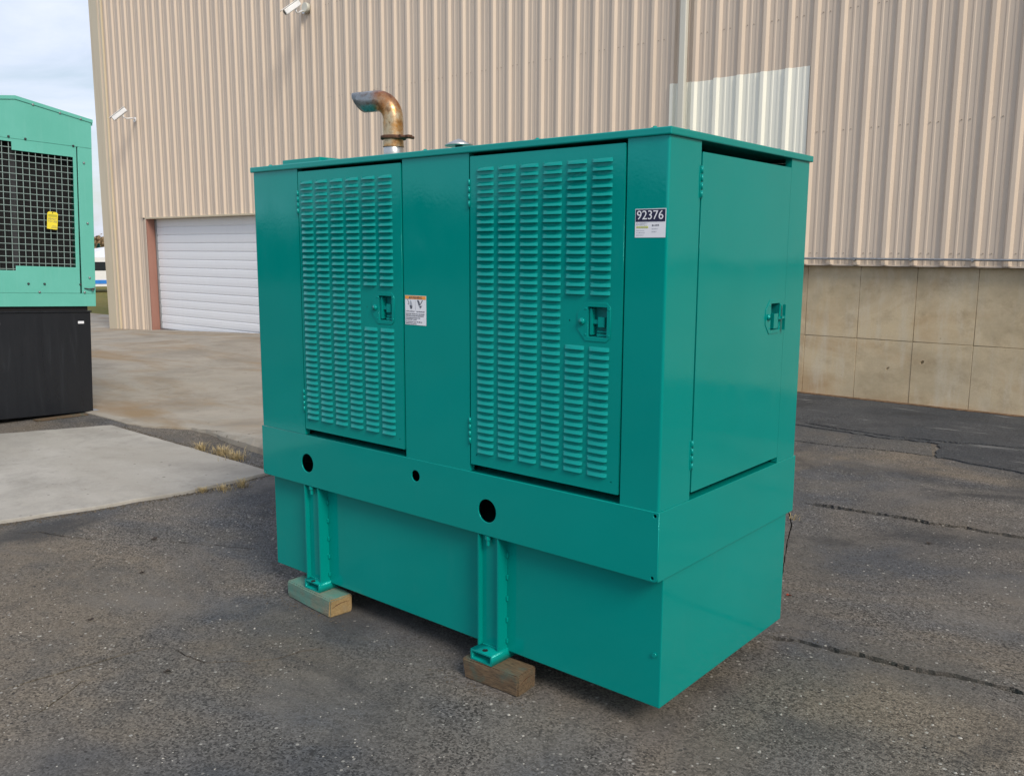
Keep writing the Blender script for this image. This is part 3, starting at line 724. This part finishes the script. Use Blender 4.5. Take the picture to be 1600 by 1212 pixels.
# side door
dz0, dz1 = .862, 2.012; yl, yr = .214, .926; ly = .835
sd_ = plate('door', rect(yl, yr, dz0, dz1), [rect(ly-.043, ly+.040, 1.44-.054, 1.44+.054)], .0016, lambda u, v, t: (-.0028+t, u, v), 'teal', gen)
child_of(joinmesh('door_edge', [(-.026, -.0037, yl, yl+.0016, dz0, dz1), (-.026, -.0037, yr-.0016, yr, dz0, dz1), (-.026, -.0037, yl, yr, dz0, dz0+.0016), (-.026, -.0037, yl, yr, dz1-.0016, dz1)], 'teal', None), sd_)
for zc in (1.915, .995): hinge(sd_, (lambda a, b_, c: (-.003+b_, yl-.004+a, c)), zc)
latch(sd_, (lambda a, b_, c: (-.002+b_, ly+a, c)), 1.44, False)

# --- stickers
def sticker(name, mp, w_, h_, matname): return plate(name, rect(0, w_, 0, h_), [], .0008, mp, matname, gen)
def dashes(parent, rows, mp, mat, seed=1):
    r = random.Random(seed); bx = []
    for (u0, u1, v, h) in rows:
        u = u0
        while u < u1-.0015:
            l = min(r.uniform(.0012, .0065), u1-u); k = u
            while k < u+l-.0008:
                q = r.uniform(.0006, .0013); bx.append((k, min(k+q, u+l), .0011, .0013, v-h*r.uniform(.35, .55), v+h*r.uniform(.3, .55))); k += q+.00035
            u += l+.0016
    o = joinmesh('fine_print', bx, mat, None, mp); child_of(o, parent); tag(o, kind='stuff')
sx, sz = -.1225, 1.7325; sw, sh = .113, .0905
np_ = sticker('number_sticker', lambda u, v, t: (sx+u, e-.0008-t, sz+v), sw, sh, 'sticker_white')
SM = lambda u, w_, v: (sx+u, e-.0008-w_, sz+v)
child_of(plate('header_band', rect(.002, sw-.002, .050, sh-.002), [], .0006, lambda u, v, t: SM(u, t+.0008, v), 'sticker_navy'), np_)
TM = lambda cu_, cv: (lambda x, y, z: SM(cu_+x, .0014+z, cv+y))
child_of(text('number_print', '92376', .040, TM(sw*.49, .0692), 'sticker_white', None), np_)
child_of(plate('logo', circ(.0085, .0425, .0045, 18), [circ(.0085, .0425, .0026, 14)], .0006, lambda u, v, t: SM(u, t+.0008, v), 'sticker_gray'), np_)
child_of(plate('yellow_band', rect(.005, .049, .0295, .0355), [], .0004, lambda u, v, t: SM(u, t+.0008, v), 'sticker_yellow'), np_)
dashes(np_, [(.016, .047, .0455, .003), (.016, .038, .0418, .0025), (.016, .047, .0383, .002), (.007, .047, .0325, .0035), (.006, .036, .0225, .0025), (.006, .037, .0155, .0025), (.006, .034, .0078, .0025), (.063, .086, .0275, .003), (.063, .082, .0185, .003)], SM, 'sticker_gray', 4)
dashes(np_, [(.064, .073, .0385, .0055), (.076, .089, .0385, .0055)], SM, 'sticker_ink', 5)
ax0, az0 = -1.210, 1.392; aw, ah = .121, .118
wl = sticker('warning_sticker', lambda u, v, t: (ax0+u, e-.0008-t, az0+v), aw, ah, 'sticker_white')
WM = lambda u, w_, v: (ax0+u, e-.0008-w_, az0+v)
child_of(plate('header_band', rect(.001, aw-.001, .1035, ah-.001), [], .0006, lambda u, v, t: WM(u, t+.0008, v), 'sticker_orange'), wl)
child_of(text('warning_print', 'WARNING', .0145, lambda x, y, z: WM(aw*.54+x, .0014+z, .1098+y), 'sticker_ink', None), wl)
child_of(plate('warning_triangle', [(.0225, .1055), (.0315, .1055), (.027, .1145)], [], .0004, lambda u, v, t: WM(u, t+.0013, v), 'sticker_ink'), wl)
def ico(name, pts, mat='sticker_ink'): child_of(plate(name, pts, [], .0004, lambda u, v, t: WM(u, t+.0008, v), mat), wl)
ico('divider', rect(.0605, .0612, .06, .099), 'sticker_gray')
ico('hand_pictogram', [(.026, .082), (.027, .092), (.030, .097), (.033, .099), (.037, .095), (.040, .088), (.042, .079), (.036, .078), (.030, .081)], 'sticker_gray')
ico('hand_pictogram', [(.026, .078), (.033, .079), (.042, .076), (.042, .072), (.039, .064), (.031, .064), (.028, .072)])
ico('fan_pictogram', [(.010, .102), (.014, .100), (.019, .093), (.019, .089), (.016, .083), (.019, .080), (.021, .083), (.0195, .088), (.022, .0895), (.021, .094), (.016, .101)])
ico('hand_pictogram', [(.070, .099), (.076, .101), (.083, .095), (.086, .087), (.084, .080), (.079, .079), (.076, .087)])
ico('hand_pictogram', [(.084, .081), (.087, .079), (.094, .088), (.103, .099), (.099, .101), (.092, .091)])
ico('fan_pictogram', [(.078, .077), (.083, .075), (.088, .0655), (.0905, .073), (.095, .071), (.094, .075), (.100, .079), (.092, .078), (.086, .077)])
dashes(wl, [(.005, .056, .0545, .004), (.066, .115, .0545, .004), (.005, .114, .0445, .0045), (.005, .108, .037, .0045), (.005, .09, .0285, .0045), (.005, .066, .0215, .0045), (.005, .098, .0125, .0045), (.005, .068, .0055, .004)], WM, 'sticker_ink', 9)

# --- timber blocks
def block(c, ang, l, wd, h, mat, endmat, label, seed):
    g = root('wood_block', (c[0], c[1], 0), label, 'wood block'); r = random.Random(seed)
    bm = bmesh.new(); vs = [bm.verts.new((x+r.uniform(-.004, .004), y+r.uniform(-.004, .004), z)) for x in (-l/2, l/2) for y in (-wd/2, wd/2) for z in (.0005, h)]
    for f in ((0, 1, 3, 2), (4, 6, 7, 5), (0, 4, 5, 1), (2, 3, 7, 6), (0, 2, 6, 4), (1, 5, 7, 3)): bm.faces.new([vs[i] for i in f])
    bmesh.ops.subdivide_edges(bm, edges=bm.edges[:], cuts=3, use_grid_fill=True)
    bmesh.ops.bevel(bm, geom=[e_ for e_ in bm.edges if e_.calc_face_angle(0) > 1], offset=.006, segments=2, affect='EDGES')
    for v in bm.verts: v.co += Vector((r.uniform(-1, 1), r.uniform(-1, 1), r.uniform(-1, 1)*(.5 if v.co.z > .01 else 0)))*.0012
    bmesh.ops.recalc_face_normals(bm, faces=bm.faces)
    me = bpy.data.meshes.new('timber'); bm.to_mesh(me); bm.free(); me.materials.append(M[mat]); me.materials.append(M[endmat])
    for p_ in me.polygons:
        if abs(p_.normal.x) > .8: p_.material_index = 1
    g.rotation_euler = (0, 0, math.radians(ang))
    o = bpy.data.objects.new('timber', me); COL.objects.link(o); o.parent = g
    # end checks (drying splits)
    pts = [(l/2+.0006, -wd*.42, h*.52), (l/2+.0008, -wd*.2, h*.64), (l/2+.0008, wd*.05, h*.7), (l/2+.0006, wd*.35, h*.66)]
    tube('end_split', pts, [.0006, .0016, .0014, .0005], 'rust_dark', None, 6).parent = g
block((-1.885, .040), -4.5, .37, .125, .0865, 'wood_green', 'wood_raw', 'green-stained timber block under the left-hand bracket of the teal generator', 1)
block((-.712, .014), 3, .275, .115, .0865, 'wood_brown', 'wood_brown', 'dark weathered timber block under the right-hand bracket of the teal generator', 2)

# ================================================================== SECOND GENERATOR
g2 = bpy.data.objects.new('second_generator', None); COL.objects.link(g2); g2.location = (-7.8, 1.66, .0); g2.rotation_euler = (-.04, 0, 0)
tag(g2, 'sun-faded mint green generator with wire radiator grille on a black tank', 'generator')
LEN = 3.1
# local coords: x 0 = end face (facing +X), y 0 = tank edge, z up
def B2(name, x0, x1, y0, y1, z0, z1, mat, bev=.004, parent=None): return box(name, x0, x1, y0, y1, z0, z1, mat, parent or g2, bev)
B2('fuel_tank', -LEN, 0, -1.32, 0, .01, 1.045, 'black', .006)
B2('tank_rim', -LEN, .012, -1.33, .008, 1.046, 1.062, 'black', .003)
B2('gap_frame', -LEN+.05, -.02, -1.30, -.02, 1.063, 1.105, 'void', 0)
B2('foot_flange', -.10, .012, .001, .06, .004, .02, 'galv', .002)
for (a, b_) in ((-.10, -.06), (-.895, -.86)): B2('tank_label', .0005, .002, a-.03, b_-.01, .93, .955, 'sticker_white', 0)
RY, RZ = -.66, 3.09; YE = .055; YL = -1.375
def end_plate(name, outer, hl, x, mat, thick=.02): return plate(name, outer, hl, thick, lambda u, v, t: (x+t, u, v), mat, g2, .002)
# base strip, end frame with the stepped grille opening, gable
end_plate('base_strip', rect(YL, YE, 1.107, 1.238), [], .0, 'faded')
end_plate('corner_post', rect(-.085, YE, 1.240, 2.700), [], .0, 'faded')
end_plate('corner_post', rect(YL, YL+.14, 1.240, 2.700), [], .0, 'faded')
end_plate('grille_panel', rect(YL+.146, -.100, 1.240, 2.700), [[(-1.21, 1.455), (-.705, 1.455), (-.705, 1.50), (-.135, 1.50), (-.135, 2.595), (-.705, 2.595), (-.705, 2.672), (-1.21, 2.672)]], .004, 'faded', .012)
end_plate('gable', [(YL, 2.702), (YE, 2.702), (YE, 2.975), (RY, 3.085), (YL, 2.975)], [], .001, 'faded')
prism('roof', [(YE+.012, 2.93), (YE+.012, 2.985), (RY, 3.10), (YL-.012, 2.985), (YL-.012, 2.93), (YL-.006, 2.93), (YL-.006, 2.975), (RY, 3.088), (YE+.006, 2.975), (YE+.006, 2.93)], -LEN, .016, 'x', 'faded', g2)
prism('roof_edge', [(YE+.014, 2.955), (YE+.014, 2.987), (RY, 3.103), (YL-.014, 2.987), (YL-.014, 2.955), (RY, 3.070)], .0165, .020, 'x', 'faded', g2)
B2('side_wall', -LEN, -.012, YE-.02, YE, 1.107, 2.97, 'faded', .002)
B2('side_wall', -LEN, -.012, YL, YL+.02, 1.107, 2.97, 'faded', .002)
B2('rear_wall', -LEN, -LEN+.02, YL+.021, YE-.021, 1.107, 2.97, 'faded', 0)
B2('radiator', -.16, -.10, -1.24, -.115, 1.42, 2.69, 'void', 0)
fins = []
yy = -1.23
while yy < -.12: fins.append((-.0998, -.094, yy, yy+.004, 1.43, 2.68)); yy += .0125
tag(joinmesh('radiator_fin', fins, 'dark_fin', g2), kind='stuff')
B2('core_strip', -.093, -.085, -.70, -.645, 1.43, 2.66, 'dark_gray', 0)
wires = []; yy = -1.21
while yy < -.13: wires.append((-.011, -.0065, yy-.0028, yy+.0028, 1.44, 2.69)); yy += .0605
zz = 1.47
while zz < 2.69: wires.append((-.0065, -.0025, -1.215, -.12, zz-.0028, zz+.0028)); zz += .0605
tag(joinmesh('wire_grille', wires, 'wire', g2), kind='stuff')
for (y, z, mt) in ((-.73, 2.715, 'dark_gray'), (-.58, 2.712, 'dark_gray'), (-.13, 2.705, 'dark_gray'), (-.03, 2.55, 'galv'), (-.01, 1.95, 'galv'), (-.005, 1.40, 'galv'), (-.60, 1.33, 'dark_gray'), (-.45, 1.33, 'dark_gray'), (-.1, 1.33, 'dark_gray'),
                   (-.5, 1.25, 'galv'), (-.06, 1.25, 'galv'), (-.50, 3.045, 'galv'), (-.25, 3.005, 'galv'), (-.05, 2.978, 'galv')):
    tube('bolt', [(.010, y, z), (.020, y, z), (.024, y, z)], [.011, .011, .006], mt, g2, 8)
lt = tube('latch_handle', [(.012, -.06, 1.29), (.03, -.02, 1.285), (.032, .03, 1.285)], [.006, .006, .010], 'dark_gray', g2, 8)
tube('latch_grip', [(.03, .012, 1.265), (.03, .035, 1.305)], .007, 'galv', lt, 8)
# hanging tag on the wire grille
T0 = g2.matrix_basis.copy()
T0 = Matrix.Translation(g2.location) @ Matrix.Rotation(-.04, 4, 'X')
tg = root('inspection_tag', tuple(T0 @ Vector((.02, -.36, 1.90))), 'yellow READY TO USE tag hanging on the wire grille', 'tag')
tg.rotation_euler = (-.10, 0, 0); del tg['_at']
o_ = [(-.045, 0), (.045, 0), (.05, .005), (.05, .155), (.035, .17), (-.035, .17), (-.05, .155), (-.05, .005)]
TG = lambda u, v, t: (t, u, v-.03)
plate('tag_card', o_, [circ(0, .158, .006, 10)], .0016, TG, 'tag_yellow', tg)
plate('tag_header', rect(-.042, .042, .120, .145), [], .0008, lambda u, v, t: TG(u, v, t+.0013), 'tag_olive', tg)
text('tag_print', 'READY', .026, lambda x, y, z: TG(x, .100+y, .0012+z), 'sticker_ink', tg); text('tag_print', 'TO USE', .026, lambda x, y, z: TG(x, .075+y, .0012+z), 'sticker_ink', tg)
r9 = random.Random(4); sc_ = []
for (v, a, b_) in ((.032, .0, .038), (.017, -.008, .044)):
    u = a
    while u < b_: sc_.append((.0012, .0016, u, u+.003, v-r9.uniform(.003, .007), v+r9.uniform(.002, .007))); u += r9.uniform(.005, .009)
joinmesh('tag_handwriting', sc_, 'sticker_ink', tg, lambda x, y, z: TG(y, z, x))
tube('tag_tie', [(-.004, 0, .128), (.003, 0, .14), (-.006, 0, .15)], .0022, 'dark_gray', tg, 6)
block((-7.72, 1.30), 88, .5, .12, .012, 'wood_brown', 'wood_brown', 'thin brown board on the ground under the black tank', 6)

# ================================================================== WEEDS AND LITTER
def tuft(c, h, nb, spread, label, seed):
    r = random.Random(seed); vs, fs = [], []
    for i in range(nb):
        a = r.uniform(0, 6.28); q = abs(r.gauss(0, spread)); bx_, by = q*math.cos(a), q*math.sin(a); hh = h*r.uniform(.35, 1.1); ln = r.uniform(.2, 1.0)*hh
        la = a+r.uniform(-.8, .8); dx, dy = math.cos(la)*ln, math.sin(la)*ln; wx, wy = -math.sin(la)*.0016, math.cos(la)*.0016; k = len(vs)
        vs += [(bx_-wx, by-wy, 0), (bx_+wx, by+wy, 0), (bx_+dx*.4+wx, by+dy*.4+wy, hh*.65), (bx_+dx*.4-wx, by+dy*.4-wy, hh*.65), (bx_+dx, by+dy, hh*r.uniform(.6, 1))]
        fs += [[k, k+1, k+2, k+3], [k+3, k+2, k+4]]
    o = link('grass_tuft', mesh('grass_tuft', vs, fs), None, 'dry_grass'); o.location = c
    tag(o, label, 'weed', 'dry weeds along the concrete pad')
tuft((-5.32, 1.44, 0), .085, 150, .035, 'small round dry weed tuft at the far edge of the pad, leftmost', 1)
tuft((-5.03, 1.46, 0), .09, 220, .05, 'dry yellow weed tuft in the middle of the far pad edge', 2)
tuft((-4.80, 1.44, 0), .085, 220, .06, 'bushiest dry weed tuft at the far pad edge, nearest the generator', 3)
tuft((-4.12, .74, 0), .045, 90, .018, 'lowest sparse weed sprig at the near pad edge', 4)
tuft((-4.05, .86, 0), .05, 110, .045, 'low spread weed tuft in the middle of the near pad edge', 5)
tuft((-4.03, 1.0, 0), .075, 110, .03, 'upright little weed tuft at the near pad edge beside the generator', 6)
tuft((-.70, 2.86, 0), .05, 26, .03, 'few dry grass blades in the crack behind the generator', 8)
def leaf(c, l, ang, mat, label, seed):
    r = random.Random(seed); vs = [(0, 0, .004)]; n = 9
    for i in range(n): a = 2*math.pi*i/n; q = l*r.uniform(.35, .6); vs.append((q*math.cos(a), q*.6*math.sin(a), .003+r.uniform(0, .010)))
    fs = [[0, 1+i, 1+(i+1) % n] for i in range(n)]
    o = link('fallen_leaf', mesh('fallen_leaf', vs, fs), None, mat); o.location = c; o.rotation_euler = (0, 0, ang); tag(o, label, 'leaf')
leaf((-1.78, -.80, 0), .034, .4, 'leaf_dark', 'dark crumpled leaf on the asphalt where the thin cracks meet', 1)
leaf((-2.92, -.32, 0), .03, 1.4, 'leaf_dark', 'small dark leaf on the asphalt below the concrete pad', 2)
leaf((-3.40, .0, 0), .05, 2.0, 'leaf_dark', 'dark leaf beside the broken crack nearest the pad corner', 3)
leaf((-.20, 1.62, 0), .03, .3, 'leaf_red', 'red leaf on the ground behind the tank corner', 4)
leaf((-2.52, -.77, 0), .026, .9, 'leaf_dark', 'tiny dark leaf on the brownish asphalt at lower left', 5)
leaf((.10, 2.92, 0), .04, .1, 'leaf_dark', 'dark leaf on the asphalt between the two long cracks', 6)

# ================================================================== FAR THINGS BEYOND THE CORNER
fv = root('parked_van', (-41.1, 17.2, -.32), 'white van with blue stripe parked on the far grass', 'van'); del fv['_at']
fv.rotation_euler = (0, 0, math.radians(66))
# local: x along the van, y depth, z up
prism('body', [(-2.3, .28), (2.2, .28), (2.25, .75), (1.55, .95), (1.0, 1.62), (-2.2, 1.66), (-2.3, 1.5)], -.85, .85, 'y', 'far_white', fv)
for xx in (-1.45, 1.4):
    for s_ in (-.80, .62):
        wlq = tube('wheel', [(xx, s_, .30), (xx, s_+.18, .30)], .30, 'rubber', fv, 18)
for (a, b_) in ((-2.0, -1.3), (-1.2, -.4), (-.3, .5)):
    for y_ in (-.862, .851): box('window', a, b_, y_, y_+.011, 1.02, 1.42, 'glass_dark', fv)
prism('windscreen', [(1.02, 1.55), (1.50, .99), (1.56, 1.0), (1.06, 1.60)], -.7, .7, 'y', 'glass_dark', fv)
for y_ in (-.866, .855): box('stripe', -2.25, 2.2, y_, y_+.011, .40, .58, 'far_blue', fv)
tn = root('event_tent', (-55, 24.4, -.32), 'white peaked tent behind the van', 'tent'); del tn['_at']
vs = [(-3, -3, 1.5), (3, -3, 1.5), (3, 3, 1.5), (-3, 3, 1.5), (0, 0, 2.2), (-3, -3, .0), (3, -3, .0), (3, 3, .0), (-3, 3, .0)]
link('canopy', fixn(mesh('canopy', vs, [[0, 1, 4], [1, 2, 4], [2, 3, 4], [3, 0, 4]])), tn, 'far_white')
link('tent_wall', fixn(mesh('tent_wall', vs, [[0, 3, 8, 5], [2, 3, 8, 7]])), tn, 'far_white')
for (a, b_) in ((-3, -3), (3, -3), (3, 3), (-3, 3)): tube('tent_pole', [(a*.99, b_*.99, 0), (a*.99, b_*.99, 1.5)], .04, 'galv', tn, 8)
def tree(c, trunk, z0, z1, rad, nleaf, ls, mat, label, seed, cone=False):
    g = root('tree', c, label, 'tree'); del g['_at']; r = random.Random(seed)
    tube('trunk', [(0, 0, 0), (.05, 0, trunk*.5), (0, .05, z0+.4*(z1-z0))], [.16, .12, .05], 'bark', g, 8)
    for i in range(5):
        a = i*1.3; tube('limb', [(0, 0, z0*.9+i*.1), (math.cos(a)*rad*.6, math.sin(a)*rad*.6, z0+(z1-z0)*.5)], [.06, .02], 'bark', g, 6)
    vs, fs = [], []; cl = [(r.uniform(0, 6.28), r.random()**.5*rad*.75, r.uniform(z0, z1)) for _ in range(26)]
    for i in range(nleaf):
        if cone:
            z = r.uniform(z0, z1); q = rad*(1-(z-z0)/(z1-z0))*r.random()**.4; a = r.uniform(0, 6.28); p_ = Vector((q*math.cos(a), q*math.sin(a), z))
        else:
            a, q, z = r.choice(cl); p_ = Vector((q*math.cos(a)+r.gauss(0, rad*.16), q*math.sin(a)+r.gauss(0, rad*.16), z+r.gauss(0, (z1-z0)*.08)))
        u = Vector((r.gauss(0, 1), r.gauss(0, 1), r.gauss(0, 1))).normalized()*ls; v = u.orthogonal().normalized()*ls*.6; k = len(vs)
        vs += [p_-u, p_+v, p_+u, p_-v]; fs.append([k, k+1, k+2, k+3])
    link('crown', mesh('crown', vs, fs), g, mat)
tree((-62, 27.0, -.32), .4, .6, 2.35, .62, 1400, .10, 'conifer', 'dark teal-green conical conifer behind the white tent', 1, True)
tree((-76, 33.5, -.32), 1.2, 1.1, 3.0, 2.6, 1800, .14, 'tan_leaf', 'brown-leaved bushy tree farthest beyond the building corner', 2)

# unseen dark wood added behind the viewpoint only for the paint to reflect
r = random.Random(33); vs, fs = [], []
for i in range(5200):
    a = r.uniform(-1.15, 1.35); prof = 3.6 + 4.2*math.exp(-((a-.58)/.16)**2) + 1.4*math.sin(a*9)+.8*math.sin(a*23+1); rad = r.uniform(58, 66)
    p_ = Vector((-math.sin(a)*rad, -math.cos(a)*rad, -.3 + r.random()**.8*max(1.5, prof)))
    u = Vector((r.gauss(0, 1), r.gauss(0, 1), r.gauss(0, 1))).normalized()*.9; v = u.orthogonal().normalized()*.7; k = len(vs)
    vs += [p_-u, p_+v, p_+u, p_-v]; fs.append([k, k+1, k+2, k+3])
tag(link('reflection_wood', mesh('reflection_wood', vs, fs), None, 'reflection_wood_dark'), 'dark green wood added out of view for the paint to reflect', 'reflection helper', kind='stuff')
